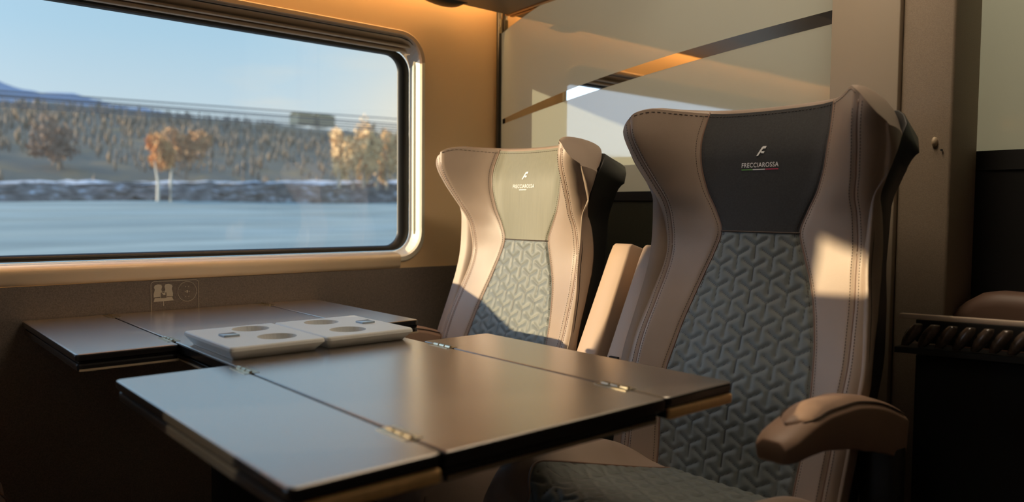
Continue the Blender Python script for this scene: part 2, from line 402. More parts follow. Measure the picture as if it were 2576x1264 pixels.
seam   = herm([.36,.50,.62,.73,.79,.85,.90,.942,.982,1.025,1.08,1.13,1.19],[.140,.150,.160,.148,.135,.117,.098,.086,.100,.121,.135,.139,.134])
ZB, ZS = .40, .942
def ztop(x):
    u = abs(x)/.25; return 1.180 + .022*u**2.2 - .040*max(0, u-.80)**2*25*.9
def zz(x, v): return ZB + v*(ztop(x)-ZB)
def front(x, z):
    """front surface of the backrest, local y"""
    a = float(halfw(z)); b = float(seam(z)); d = float(depth(z)); ax = abs(x); r = .028
    s = max(0., (ax-b*.72)/(a-.042-b*.72)); s = min(s, 1.)
    S = s**2*(1.7-.7*s)
    y = float(panelY(z)) - d*S
    y += .006*(1-min(1, ax/b)**2)*(-1)                    # slight crown of the cushion
    if ax > a-r: y += r-math.sqrt(max(0, r*r-(ax-(a-r))**2))
    # soft valleys either side of the seams
    y += .0035*math.exp(-((ax-b)/.006)**2)
    y += .0028*math.exp(-((ax-(a-.034))/.005)**2)
    return y
def rearY(x, z):
    a = float(halfw(z)); u = min(1, abs(x)/a); return float(panelY(z)) + .050 - .085*u**4

def dropz(x, y, v):
    u = min(1, abs(x)/.265); k = min(1, max(0, (y-float(panelY(1.15))+.13)/.18))
    return v**10*u**5*.060*k**2
def Pf(x, v): z = zz(x, v); return (x, front(x, z), z)
def col_x(v, t):      # t in -1..1 of half width at this height
    a = float(halfw(zz(0, v))); return t*a
def seat_parts(root):
    NV = 100
    vs = np.linspace(0, 1, NV)
    # sample columns: side leather between the seam and the rim
    for sgn in (-1, 1):
        P = []
        for v in vs:
            z = zz(0, v); a = float(halfw(z)); b = float(seam(z))
            P.append([Pf(sgn*x, v) for x in np.concatenate([np.linspace(b, a-.034, 22), np.linspace(a-.033, a-.031, 2)])])
        G().grid(P).out('wing_bolster', M['leather'], root, True)
    # rim, outer sides, top and rear in one upholstered body
    P = []
    for v in vs:
        z = zz(0, v); a = float(halfw(z)); row = []
        rim = np.concatenate([np.linspace(a-.034, a-.028, 3)[:-1], a-.028+.028*np.sin(np.linspace(0, pi/2, 9))])
        fr = [Pf(x, v) for x in rim]
        yf = fr[-1][1]; zs = fr[-1][2]; yr = rearY(a, zs)
        side = [(a+.004*math.sin(pi*t), yf+(yr-yf)*t, zs-dropz(a, yf+(yr-yf)*t, v)) for t in np.linspace(0, 1, 12)[1:]]
        R = fr+side
        back = []
        for x in np.linspace(a, -a, 25)[1:-1]:
            back.append((x, rearY(x, zz(x, v)), zz(x, v)-dropz(x, rearY(x, zz(x, v)), v)))
        row = R + back + [(-p[0], p[1], p[2]) for p in R[::-1]]
        P.append(row)
    g = G().grid(P)
    # rounded top: front edge over to the rear
    T = []
    a = float(halfw(zz(0, 1)))
    xs = np.concatenate([-a+.028-.028*np.sin(np.linspace(pi/2, 0, 9)), np.linspace(-a+.030, a-.030, 61), a-.028+.028*np.sin(np.linspace(0, pi/2, 9))])
    for x in xs:
        p0 = Pf(x, 1); yr = rearY(x, p0[2]); yr = max(yr, p0[1]+.004); q = []
        for t in np.linspace(0, 1, 9):
            yy = p0[1]+(yr-p0[1])*(1-math.cos(pi*t))/2; q.append((x, yy, p0[2]+.010*math.sin(pi*t)*max(0, 1-(x/a)**6)-dropz(x, yy, 1)))
        T.append(q)
    g.grid(T)
    g.out('backrest', M['leather'], root, True)
    # head cover
    v_s = (ZS-ZB)/(ztop(0)-ZB)
    P = []
    for v in np.linspace(v_s, 1, 70):
        z = zz(0, v); b = float(seam(z))
        P.append([Pf(t*b, v) for t in np.linspace(-1, 1, 45)])
    hc = G().grid(P)
    hc.grid([[Pf(t*float(seam(ZS)), v_s) for t in np.linspace(-1,1,12)], [(lambda p: (p[0], p[1]+.004, p[2]-.003))(Pf(t*float(seam(ZS)), v_s)) for t in np.linspace(-1,1,12)]])
    head = hc.out('head_cover', M['cover_shaded'], root, True)
    # quilted insert: dense relief
    P = []; A = []
    zs = np.linspace(.42, ZS-.001, 250)
    s = .0445; a1 = np.array((2*s*math.cos(pi/6), 0.)); 
    arms = [(0., -1.), (math.cos(pi/6), .5), (-math.cos(pi/6), .5)]
    def qd(x, z):
        best = 9.
        # nearest lattice nodes
        h = s*math.cos(pi/6); j0 = int(round(x/h))
        for j in (j0-1, j0, j0+1):
            offz = (s/2 if j % 2 else 0.)
            k0 = int(round((z-offz)/s))
            for k in (k0-1, k0, k0+1):
                nx = j*h; nz = k*s+offz
                for (dx, dz) in arms:
                    L = s*.60; px, pz = x-nx, z-nz
                    t = min(max((px*dx+pz*dz), 0), L)
                    dd = math.hypot(px-dx*t, pz-dz*t)
                    if dd < best: best = dd
        return best
    for z in zs:
        b = float(seam(z)); row = []
        for t in np.linspace(-1, 1, 111):
            x = t*b; y = front(x, z); d = qd(x, z*1.02)
            edge = min(1, (b-abs(x))/.010, (ZS-z)/.008)
            hgt = min(1, (d/.009))**.6
            y -= .0028*(hgt*max(edge, 0)**.5) - .0012
            row.append((x, y, z)); A.append(max(0., 1-d/.0011))
        P.append(row)
    G().grid(P).out('quilted_insert', M['quilt'], root, True, attr=A)
    # piping and stitching
    pp = G(); st = G()
    def line(f, z0, z1, n=120):
        return [f(z) for z in np.linspace(z0, z1, n)]
    def surf(x, z, o=0.): return (x, front(x, z)-o, z)
    for sg in (-1, 1):
        pp.tube(line(lambda z: surf(sg*float(seam(z)), z, -.0005), .42, 1.188), .0021, 6)
        pp.tube(line(lambda z: surf(sg*(float(halfw(z))-.034), z, -.0008), .40, 1.165), .0020, 6)
    pp.out('piping', M['piping'], root, True)
    def dashes(f, z0, z1, pitch=.0052, r=.0006):
        z = z0
        while z < z1:
            a = Vector(f(z)); b = Vector(f(z+pitch*.6)); st.tube([a, b], r, 4); z += pitch
    for sg in (-1, 1):
        dashes(lambda z: surf(sg*(float(seam(z))+.0065), z), .46, 1.18)
        dashes(lambda z: surf(sg*(float(seam(z))-.0065), z), .46, 1.18)
        dashes(lambda z: surf(sg*(float(halfw(z))-.0265), z), .42, 1.16)
        dashes(lambda z: surf(sg*(float(halfw(z))-.0415), z), .42, 1.15)
    for t in np.arange(-.98, .98, .028):
        x0 = t*.25; x1 = x0+.004
        if abs(x0) < .236: st.tube([(x, front(x, ztop(x)-.006)-.0006, ztop(x)-.006) for x in (x0, x1)], .0006, 4)
    bs = float(seam(ZS))
    st.tube([(x, front(x, ZS)-.0005, ZS) for x in np.linspace(-bs, bs, 30)], .0016, 5)
    st.out('stitching', M['thread'], root)
    # hard rear shell
    P = []
    for v in np.linspace(0, 1, 40):
        row_in = []; row_out = []
        zz_ = lambda x: .30+v*((1.166 + .010*(abs(x)/.25)**2 - .06*max(0, abs(x)/.25-.86)**2*20)-.30)
        for t in np.linspace(-1, 1, 33):
            z = zz_(t*.25); zc = min(max(z, .40), 1.19); a = float(halfw(zc))+.003; x = t*a; u = abs(t)
            y0 = float(panelY(z)) + .056 - .085*u**4
            y1 = float(panelY(z)) + .118 - .016*u**2 - .025*u**8
            y1 = max(y1, y0+.022*(1-.3*v))
            xo = t*(a-.020*u**6)
            row_in.append((x, y0, z-v**12*.02*u**4)); row_out.append((xo, y1, z-v**12*(.010+.055*u**4)))
        P.append(row_in+row_out[::-1])
    g = G().grid(P, closed=True); n = len(P[0]); N = len(g.V)
    for base in (0, N-n):
        for j in range(32): g.F.append((base+j, base+j+1, base+n-2-j, base+n-1-j))
    bevel(g.out('back_shell', M['shell'], root, True), .004, 2)
    # cushion: leather body with raised side bolsters
    YF, YR = -.435, .02
    def top(x, y):
        u = abs(x)/.25
        k = 1. if y < -.20 else max(0., 1-((y+.20)/.17)**2)
        hump = .052*math.exp(-((u-.82)/.21)**2)*k
        base = .508 - .115*(y+.435)
        fr = max(0, (-y-.355)/.08); ed = max(0, (u-.86)/.14)
        return base - .050*fr**2.4 + hump*(1-.35*min(1, fr)) - .050*ed**2
    xs = np.concatenate([-.25+.012*(1-np.cos(np.linspace(0, pi/2, 5))), np.linspace(-.235, .235, 60), .25-.012*(1-np.cos(np.linspace(pi/2, 0, 5)))])
    ys = np.linspace(YF, YR, 50)
    def cs(y, x): return (x, y, top(x, y))
    qb = lambda y: .168-.055*max(0, min(1, (y+.38)/.33))**1.3          # half width of the quilted part
    P = [[cs(y, x) for x in xs] for y in ys]
    P = [[(x, YF+.020, .36) for x in xs], [(x, YF-.004, .40) for x in xs], [(x, YF-.006, .425) for x in xs]] + P
    g = G().grid(P)
    for sg in (-1, 1):
        sd = [[cs(y, sg*.25) for y in ys], [(sg*.254, y, .44) for y in ys], [(sg*.25, y, .36) for y in ys]]; g.grid(sd)
        g.add([(sg*.25,YF+.02,.36),(sg*.25,YF-.004,.40),(sg*.25,YF-.006,.425),cs(YF,sg*.25),(sg*.254,YF,.44)],[(0,1,2,3,4)])
    g.out('seat_cushion', M['leather'], root, True)
    P = []; A = []
    for y in np.linspace(YF-.003, -.03, 130):
        row = []; c = max(0, min(1, (y+.425)/.06)); w = qb(y)*(1-(1-c)**2*.25)
        for t in np.linspace(-1, 1, 90):
            x = t*w; d = qd(x, y); edge = min(1, (w-abs(x))/.01)
            z = top(x, y) + .002 + .0045*min(1, d/.011)**.6*max(edge, 0)**.5
            row.append((x, y, z)); A.append(max(0., 1-d/.0013))
        P.append(row)
    G().grid(P).out('cushion_insert', M['quilt'], root, True, attr=A)
    for sg in (-1, 1):
        G().tube([(sg*qb(y)*(1-(1-max(0, min(1, (y+.425)/.06)))**2*.25), y, top(qb(y), y)+.002) for y in np.linspace(YF, -.04, 60)], .0022, 6).out('cushion_piping', M['piping'], root, True)
    g = G().box((-.20,-.40,.30), (.20,.10,.37)).box((-.23,-.02,.30), (.23,.07,.42)); bevel(g.out('seat_base', M['black'], root), .01)
    g = G().box((-.14,-.30,.02), (.14,.05,.30)).box((-.20,-.36,0), (.20,.10,.02)); bevel(g.out('pedestal', M['shell'], root), .008)
    return head

def emblem(parent, loc_y0=0., zc=1.100, sc=1., tri=True, xoff=0.):
    """printed italic F mark, lettering and underline that follow the head cover"""
    def place(x, z, o): return (x, front(x, z)-o, z)
    # italic F with slanted foot, swept top
    w = .0095*sc; h = .0092*sc
    Fp = [(-1.0,-1.0),(-.62,-1.0),(-.06,-.16),(.0,-.42),(.10,-.50),(.62,-.50),(.80,-.06),(.16,-.06),(.02,.02),(.34,.50),(.90,.50),(1.06,1.0),(.42,1.0),(.14,.90),(-.06,.62)]
    V = []
    n = len(Fp)
    for o in (.0012, .0002): V += [place(xoff+x*w+.001, zc+z*h, o) for x, z in Fp]
    F = [tuple(range(n)), tuple(range(n, 2*n))[::-1]]+[(i, (i+1) % n, n+(i+1) % n, n+i) for i in range(n)]
    mesh('emblem', V, F, M['white_print'], parent)
    cu = bpy.data.curves.new('lettering', 'FONT'); cu.body = 'FRECCIAROSSA'; cu.size = 1.; cu.align_x = 'LEFT'; cu.space_character = 1.12
    cu.extrude = 0.; cu.offset = .012
    ob = bpy.data.objects.new('tmp', cu); COL.objects.link(ob); bpy.context.view_layer.update()
    me = bpy.data.meshes.new_from_object(ob.evaluated_get(bpy.context.evaluated_depsgraph_get()))
    co = np.array([v.co[:] for v in me.vertices]); x0, x1 = co[:,0].min(), co[:,0].max(); y0, y1 = co[:,1].min(), co[:,1].max()
    W = .080*sc; H = .0092*sc; zb = zc-.0315*sc
    V = [place(xoff+(c[0]-x0)/(x1-x0)*W-W/2, zb+(c[1]-y0)/(y1-y0)*H, .0012) for c in co]
    Fs = [tuple(p.vertices) for p in me.polygons]
    mesh('lettering', V, Fs, M['white_print'], parent)
    bpy.data.objects.remove(ob); bpy.data.meshes.remove(me)
    bars = ((-W/2,-W/2+W*.31,'green_print'),(-W/2+W*.315,-W/2+W*.65,'white_print'),(-W/2+W*.66,W/2,'red_print')) if tri else ((-W/2+W*.31,-W/2+W*.65,'white_print'),)
    for a, b, mt in bars:
        zb2 = zb-.0035*sc
        P = [[place(xoff+x, zb2+dz, .0012) for x in np.linspace(a, b, 6)] for dz in (0, -.0016*sc)]
        G().grid(P).out('underline', M[mt], parent)

def copy_tree(o, parent=None):
    c = o.copy(); COL.objects.link(c); c.parent = parent
    if parent is not None: c.matrix_parent_inverse = o.matrix_parent_inverse.copy()
    for ch in list(o.children): copy_tree(ch, c)
    return c

AX, WX, SY = 1.146, .446, 1.30
seat = bpy.data.objects.new('train_seat', None); link(seat); seat['_o'] = (0,0,0); seat.location = (AX, SY, 0)
tag(seat, 'brown winged train seat with head cover darkened to a shaded tone, nearest the camera beside the aisle', 'seat', 'winged seats facing the table')
head = seat_parts(seat)

# armrests, each built for its own seat
def fold_arm(root, xc, dy=0., dz=0.):
    """armrest folded up between the seats: tan pad with dark sides"""
    pr = []
    for t in np.linspace(0, 1, 14):
        z = .60+.315*t+dz; y = float(panelY(.60))-.005 + .150*t + .0*t + dy
        w = .0335*(1-.10*t) ; pr.append((z, y, w))
    P = []
    for i, (z, y, w) in enumerate(pr):
        cap = 0.
        if i == len(pr)-1: w *= .93
        P.append([(xc-w, y+.004, z), (xc-w*.8, y, z), (xc+w*.8, y, z), (xc+w, y+.004, z), (xc+w, y+.055, z-.012), (xc-w, y+.055, z-.012)])
    z, y, w = pr[-1]
    P.append([(xc-w*.9, y+.012, z+.006), (xc-w*.7, y+.010, z+.007), (xc+w*.7, y+.010, z+.007), (xc+w*.9, y+.012, z+.006), (xc+w*.9, y+.055, z-.006), (xc-w*.9, y+.055, z-.006)])
    g = G().grid(P, closed=True); N = len(g.V); g.F += [tuple(range(N-6, N)), tuple(range(6))[::-1]]
    f = bevel(g.out('folded_armrest', M['arm_fold'], root, True, off=(0,0,0)), .004, 3)
    zc = .672+dz; yc = float(panelY(.60))-.005+.150*((zc-.60)/.315)+dy
    g = G().box((xc-.012, yc-.003, zc-.006), (xc+.012, yc+.004, zc+.006)); g.out('slot', M['black'], f, off=(0,0,0))
def outer_arm(root, sx):
    """curved aisle-side armrest"""
    xc = sx*.276; K = [(-.35,.668),(-.33,.676),(-.28,.690),(-.23,.697),(-.17,.697),(-.10,.688),(-.04,.672),(.00,.657),(.03,.645)]
    f = herm([k[0] for k in K], [k[1] for k in K]); ys = np.linspace(-.35, .03, 30); P = []
    for y in ys:
        t = (y+.35)/.38; w = .031*(1-(1-min(1, t/.08))**2*.25); z = float(f(y)); b = z-.028-.050*min(1, t*1.6)**.7
        P.append([(xc-w, y, z-.008), (xc-w+.006, y, z-.002), (xc-w*.5, y, z+.002), (xc+w*.5, y, z+.002), (xc+w-.006, y, z-.002), (xc+w, y, z-.008), (xc+w-.004, y, b), (xc-w+.004, y, b)])
    g = G().grid(P, closed=True); N = len(g.V); g.F += [tuple(range(N-8, N)), tuple(range(8))[::-1]]
    arm = g.out('armrest', M['arm'], root, True, off=(0,0,0)); bevel(arm, .003, 2)
    P = []
    for y in np.linspace(-.312, .018, 30):
        t = (y+.312)/.33; w = .0235*min(1, (t/.12)**.5 if t > 0 else 0)+.001; z = float(f(y))+.0035
        P.append([(xc-w, y, z-.003), (xc-w*.8, y, z+.002), (xc, y, z+.004), (xc+w*.8, y, z+.002), (xc+w, y, z-.003)])
    G().grid(P).out('arm_pad', M['arm'], arm, True, off=(0,0,0))
    g = G()
    for sg in (-1, 1): g.tube([(xc+sg*(.0248*min(1, ((y+.312)/.33/.12)**.5 if y > -.312 else 0)+.001), y, float(f(y))+.0005) for y in np.linspace(-.312, .018, 30)], .0013, 5)
    g.out('arm_seam', M['thread'], arm, off=(0,0,0))
    g = G().box((xc-.03, -.02, .34), (xc+.03, .03, .60)); bevel(g.out('arm_bracket', M['shell'], root, False, off=(0,0,0)), .01)

seat2 = copy_tree(seat)
seat2.name = 'train_seat.001'
seat2.location = (WX, SY+.015, -.04)
tag(seat2, 'sunlit brown winged train seat with head cover lightened to a sunlit olive tone, beside the window wall', 'seat', 'winged seats facing the table')
opp = copy_tree(seat); opp.location = (WX, -.215, -.04); opp.rotation_euler = (0,0,pi)
tag(opp, 'winged train seat with its back to the window wall corner, facing the far seats', 'seat', 'winged seats on the near side of the table')
opp2 = copy_tree(seat); opp2.location = (AX, -.30, 0); opp2.rotation_euler = (0,0,pi)
tag(opp2, 'winged train seat beside the aisle with its back to the camera side', 'seat', 'winged seats on the near side of the table')
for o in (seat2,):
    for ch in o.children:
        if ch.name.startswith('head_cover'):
            ch.data = ch.data.copy(); ch.data.materials[0] = M['cover_sunlit']; head2 = ch
for p in (seat2,):            # pedestal keeps to the floor although this seat is reclined lower
    for ch in p.children:
        if ch.name.startswith('pedestal'): ch.location.z = .04
        if ch.name.startswith('seat_base'): ch.location.z = .02
for ch in opp.children:
    if ch.name.startswith('pedestal'): ch.location.z = .04
for o, sx in ((seat, 1), (seat2, -1), (opp, 1), (opp2, -1)): outer_arm(o, sx)
fold_arm(seat, -.300, -.012, -.018); fold_arm(seat2, .306, -.027, .022)
emblem(head, zc=1.100, tri=True); emblem(head2, zc=1.113, sc=1.06, tri=False, xoff=-.008)

# ------------------------------------------------------------------ table
X0, X1 = .006, 1.337
YA, YS0, YS1, YD = .295, .466, .832, .992
tb = thing('folding_table', 'dark walnut table with four hinged leaves fixed to the window wall', 'table', (.66, .65, 0))
g = rounded_slab(G(), X0, X1, YS0+.001, YS1-.001, .712, .73, r=.004, e=.003); dark_sides(g.out('tabletop', M['walnut'], tb))
g = rounded_slab(G(), X0+.02, X1-.01, YS0+.006, YS1-.006, .694, .708, r=.004, e=.002); under = g.out('under_board', M['table_edge'], tb)
G().box((X0+.02, YS0+.004, .697), (X1-.012, YS0+.006, .700)).box((X1-.0105, YS0+.01, .697), (X1-.0085, YS1-.01, .700)).out('edge_line', M['edge_line'], tb)
def leaf(x0, x1, y0, y1, warm_end):
    g = rounded_slab(G(), x0, x1, y0, y1, .7165, .73, r=.010, e=.0035)
    L = dark_sides(g.out('leaf', M['walnut'], tb))
    g = rounded_slab(G(), x0+.004, x1-.001, y0+.003, y1-.001, .699, .7135, r=.010, e=.004)
    g.out('lower_leaf', M['table_edge'], L)
    if warm_end: bevel(G().box((x1-.008, y0+.006, .6985), (x1+.0008, y1-.003, .7140)).out('end_cap', M['glint_edge'], L), .0035, 3)
    G().box((x0+.006, y0+.006, .7135), (x1-.004, y1-.004, .7165)).out('leaf_gap', M['table_edge'], L)
    if not warm_end:
        G().box((x1-.0015, y0+.006, .700), (x1-.0003, y1-.002, .7035)).out('leaf_edge_line', M['edge_line'], L)
    return L
leaf(X0, .515, YA, YS0-.001, False); leaf(.758, 1.336, YA, YS0-.001, True)
leaf(X0, .515, YS1+.001, YD, False); leaf(.758, 1.336, YS1+.001, YD, True)
g = G().box((.28, .60, 0.), (.36, .70, .694)).box((.20, .52, 0), (.44, .78, .03)); bevel(g.out('table_leg', M['shell'], tb), .01)
def hinge(x, ys):
    g = G()
    g.box((x-.030, ys-.012, .7297), (x+.030, ys+.012, .7306))
    for dx in (-.018, 0., .018): g.tube([(x+dx-.007, ys, .7305), (x+dx+.007, ys, .7305)], .0030, 8)
    g.out('hinge', M['metal'], tb)
for x, ys in ((.045,YS0),(.45,YS0),(.812,YS0),(1.250,YS0),(.045,YS1),(.45,YS1),(.825,YS1),(1.245,YS1)): hinge(x, ys)

def tray(y0, y1, label, cups, tile, first):
    t = thing('cup_holder_tray', label, 'tray', ((.568+.79)/2, (y0+y1)/2, .73), 'cup holder trays on the table')
    xa, xb = .512, .742; zt = .7535
    g = G()
    outer = rrect(xa, xb, y0, y1, .008, 5)
    L = []
    for ins, z in ((.020,.7305),(.018,.733),(.004,.744),(.0,.747),(.001,zt-.002),(.0035,zt)):
        L.append([(x, y, z) for x, y in rrect(xa+ins, xb-ins, y0+ins*.55, y1-ins*.55, max(.008-ins*.2, .003), 5)])
    g.grid(L, closed=True); k = len(L[0]); base = 0
    g.F.append(tuple(range(k))[::-1])
    body = bpy.data.objects.new('x', None)
    # top face with round recesses, filled by triangulation
    bm = bmesh.new()
    vs = [bm.verts.new(p) for p in L[-1]]; ed = [bm.edges.new((vs[i], vs[(i+1) % k])) for i in range(k)]
    circ = []
    for cx, cy in cups:
        c = [(cx+.034*math.cos(a), cy+.034*math.sin(a), zt) for a in np.linspace(0, 2*pi, 32, endpoint=False)]; circ.append(c)
        cv = [bm.verts.new(p) for p in c]; ed += [bm.edges.new((cv[i], cv[(i+1) % 32])) for i in range(32)]
    bmesh.ops.triangle_fill(bm, edges=ed, use_beauty=True)
    bm.verts.index_update()
    g.add([v.co[:] for v in bm.verts], [tuple(v.index for v in f.verts) for f in bm.faces]); bm.free()
    for c in circ:
        cx = sum(p[0] for p in c)/32; cy = sum(p[1] for p in c)/32
        g.grid([c, [(p[0]*.97+cx*.03, p[1]*.97+cy*.03, zt-.014) for p in c]], closed=True); N = len(g.V); g.F.append(tuple(range(N-32, N)))
    g.out('tray_body', M['tray'], t)
    x, y = tile
    bevel(G().box((x-.014, y-.014, zt-.002), (x+.014, y+.014, zt+.0035)).out('button', M['tray_tile'], t), .001)
tray(.472, .6415, 'pale grey cup holder tray on the table, the one nearer the camera', [(.560,.580),(.672,.582)], (.618,.517), True)
tray(.6455, .826, 'pale grey cup holder tray on the table, behind its twin towards the far seats', [(.564,.723),(.678,.719)], (.622,.789), False)

# seat and socket pictogram printed on the dado
pg = thing('socket_pictogram', 'pale printed pictogram of two seats and a socket on dark wall panel below window', 'sign', (.004, .618, .765))
def flat(polys, name, mat=M['etch'], x=.0052):
    g = G()
    for p in polys: g.prism(p, .0041, x, lambda u, v, h: (h, u, v))
    return g.out(name, mat, pg)
g = G(); o = [(.0048, y, z) for y, z in rrect(.5625, .675, .716, .8005, .008, 8)]; g.tube(o, .0007, 5, closed=True); g.out('border', M['etch'], pg)
def seat_icon(c, s=1):
    P = [(-.0085,.7915),(-.0105,.787),(-.0085,.781),(-.0115,.770),(-.0112,.7625),(.0085,.7635),(.0090,.772),(.0065,.781),(.0085,.787),(.0065,.7925),(-.001,.794)]
    return [(c+s*u, v) for u, v in P]
flat([seat_icon(.5800), seat_icon(.6020, -1)], 'seat_figures')
flat([[(.5685,.7515),(.571,.7605),(.6110,.7615),(.6150,.7525)]], 'seat_bases')
flat([[(.5900,.7405),(.5900,.752),(.5920,.752),(.5920,.7405)]], 'cord_mark')
g = G(); g.tube([(.0050, .5912+.0085*math.cos(a), .7665+.0085*math.sin(a)) for a in np.linspace(0, 2*pi, 24, endpoint=False)], .0006, 5, closed=True)
g.out('plug_ring', M['etch'], pg)
flat([[(.585,.760),(.598,.760),(.598,.773),(.585,.773)]], 'plug_field', M['dado'], .0056)
flat([[(.5875,.7705),(.5875,.7725),(.5955,.7725),(.5955,.767),(.590,.767),(.590,.7705)]], 'plug_mark', M['etch'], .006)
g = G(); g.tube([(.0048, .6475+.0225*math.cos(a), .7725+.0245*math.sin(a)) for a in np.linspace(0, 2*pi, 40, endpoint=False)], .0006, 5, closed=True); g.out('socket_ring', M['etch'], pg)
D = []
for y, z in ((.6435,.785),(.651,.785),(.6425,.7725),(.6520,.7725),(.6435,.760),(.651,.760)): D.append([(y+.0012*math.cos(a), z+.0012*math.sin(a)) for a in np.linspace(0, 2*pi, 8, endpoint=False)])
D += [[(.6455,.7695),(.6455,.7755),(.6490,.7755),(.6490,.7695)]]
flat(D, 'socket_holes')

# ------------------------------------------------------------------ far right: trolley rim, packets, bench
tl = thing('service_trolley', 'black trolley in the aisle with a pale rim above a row of packets', 'trolley', (1.62, 1.53, 0))
def rim(x): return 1.480+.30*(x-1.39)
pts = [(x, rim(x), .7925) for x in np.linspace(1.372, 1.80, 8)]
P = [[(x, y-.004, z-.0045), (x, y-.004, z+.0045), (x, y+.010, z+.0045), (x, y+.010, z-.0045)] for x, y, z in pts]
g = G().grid(P, closed=True); g.F += [(0,1,2,3), (28,29,30,31)]; bevel(g.out('pale_rim', M['rail'], tl), .0012)
g = G()
for h0, h1, d0, d1 in ((.05,.72,.035,.085), (.74,.788,.030,.085)):
    V = [(x, rim(x)+d, h) for h in (h0, h1) for x, d in ((1.385,d0),(1.80,d0),(1.80,d1),(1.385,d1))]
    g.add(V, [(0,3,2,1),(4,5,6,7),(0,1,5,4),(1,2,6,5),(2,3,7,6),(3,0,4,7)])
bevel(g.out('cabinet', M['black'], tl), .006)
g = G(); V = [(x, rim(x)+d, h) for h in (.728, .738) for x, d in ((1.375,-.028),(1.80,-.028),(1.80,.035),(1.375,.035))]
g.add(V, [(0,3,2,1),(4,5,6,7),(0,1,5,4),(1,2,6,5),(2,3,7,6),(3,0,4,7)]); g.out('packet_shelf', M['black'], tl)
for x in (1.43, 1.75): G().tube([(x-.012, rim(x)+.06, .028), (x+.012, rim(x)+.06, .028)], .028, 14).out('wheel', M['rubber'], tl)
def packet(x, first=None):
    """slanted wrapped packet with a pinched end"""
    if first is None:
        P = []
        for t in np.linspace(0, 1, 12):
            r = .0118*(math.sin(pi*min(1, .12+.80*t))**.45); cx = .011-.022*t; cz = .020-.042*t
            P.append([(cx+r*math.cos(a)*(1+.08*math.sin(5*a+t*7)), -.010+.0+r*.9*math.sin(a), cz) for a in np.linspace(0, 2*pi, 14, endpoint=False)])
        g = G().grid(P, closed=True); g.F += [tuple(range(14))[::-1], tuple(range(len(g.V)-14, len(g.V)))]
        o = g.out('wrapped_packet', M['packet'], None, True)
    else: o = first.copy(); COL.objects.link(o)
    return o
pk = None; names = []
for i in range(16):
    x = 1.398+i*.0262; o = packet(x, pk)
    if pk is None: pk = o
    o.location = (x, rim(x)-.010, .7625)
    tag(o, 'small wrapped packet leaning in the row under the pale trolley rim', 'packet', 'wrapped packets under the trolley rim')
bn = thing('padded_bench', 'dark brown padded bench back in shade beside the grey-brown post', 'bench', (1.75, 1.72, 0))
P = []
for x in np.linspace(1.372, 2.25, 30):
    u = min(1, (x-1.372)/.085); zt = .775+.055*math.sin(u*pi/2); P.append([(x, 1.700+.0*u, .45), (x, 1.695, zt-.03), (x, 1.700, zt-.010), (x, 1.715, zt), (x, 1.740, zt), (x, 1.760, zt-.015), (x, 1.762, .45)])
g = G().grid(P, closed=True); g.F += [tuple(range(7)), tuple(range(len(g.V)-7, len(g.V)))[::-1]]; g.out('bench_back', M['bench'], bn, True)
G().box((1.42, 1.70, 0), (2.2, 1.76, .45)).out('bench_base', M['black'], bn)

# ------------------------------------------------------------------ outside
def noise_mat(name, stops, scale, stretch=(1,1,1), rough=.9, detail=8, bumpd=0., distort=0.):
    m, t, o = nt(name)
    b = t.nodes.new('ShaderNodeBsdfPrincipled'); b.inputs['Roughness'].default_value = rough; b.inputs['Specular IOR Level'].default_value = .1
    t.links.new(b.outputs[0], o.inputs[0])
    tc = t.nodes.new('ShaderNodeTexCoord'); mp = t.nodes.new('ShaderNodeMapping'); mp.inputs['Scale'].default_value = stretch
    n = t.nodes.new('ShaderNodeTexNoise'); n.inputs['Scale'].default_value = scale; n.inputs['Detail'].default_value = detail; n.inputs['Distortion'].default_value = distort
    r = t.nodes.new('ShaderNodeValToRGB'); e = r.color_ramp.elements
    e[0].position, e[0].color = stops[0][0], (*stops[0][1], 1); e[1].position, e[1].color = stops[-1][0], (*stops[-1][1], 1)
    for p, c in stops[1:-1]: k = e.new(p); k.color = (*c, 1)
    t.links.new(tc.outputs['Object'], mp.inputs[0]); t.links.new(mp.outputs[0], n.inputs['Vector']); t.links.new(n.outputs[0], r.inputs[0]); t.links.new(r.outputs[0], b.inputs['Base Color'])
    return m
snow = noise_mat('field_snow', [(.3, lin((140,154,154))), (.5, lin((157,171,170))), (.7, lin((174,188,187)))], .5, (2.2,.35,1))
def fz(x, y): return -1.0+.0785*(-x-3)+.012*(y-4)*min(1, -x/30)
P = [[(x, y, fz(x, y)+.05*math.sin(y*.37+x)*math.sin(x*.9)) for y in np.linspace(-60, 140, 120)] for x in np.linspace(-2.2, -30.5, 50)]
structure(G().grid(P).out('snow_field', snow, None, True))
# bushy bank with a snowy crest
bank_m = noise_mat('bank_scrub', [(.35, (.10,.095,.095)), (.5, (.19,.17,.165)), (.62, (.30,.28,.28)), (.74, lin((205,212,225)))], 2.2, (1,1,1.6), detail=10)
rnd = rng.normal(size=(30, 260))
P = []
for i, t in enumerate(np.linspace(0, 1, 12)):
    row = []
    for j, y in enumerate(np.linspace(-40, 110, 260)):
        zb = fz(-30, y); zt = 1.80+.030*(y-4.2) if y < 60 else 3.4
        row.append((-30-1.6*t**1.5+.10*rnd[i, j], y, zb-.1+(zt-zb+.1)*t+.05*rnd[i+12, j]))
    P.append(row)
structure(G().grid(P).out('scrub_bank', bank_m, None, True))
crest_m = noise_mat('crest_snow', [(.3, lin((150,155,165))), (.55, lin((215,220,230)))], 3)
P = []
for i, t in enumerate(np.linspace(0, 1, 5)):
    P.append([(-31.4-2.2*t, y, (1.80+.030*(y-4.2) if y < 60 else 3.4)+.12*math.sin(pi*t)+.05*rnd[i, j]-.03) for j, y in enumerate(np.linspace(-40, 110, 260))])
structure(G().grid(P).out('snow_crest', crest_m, None, True))
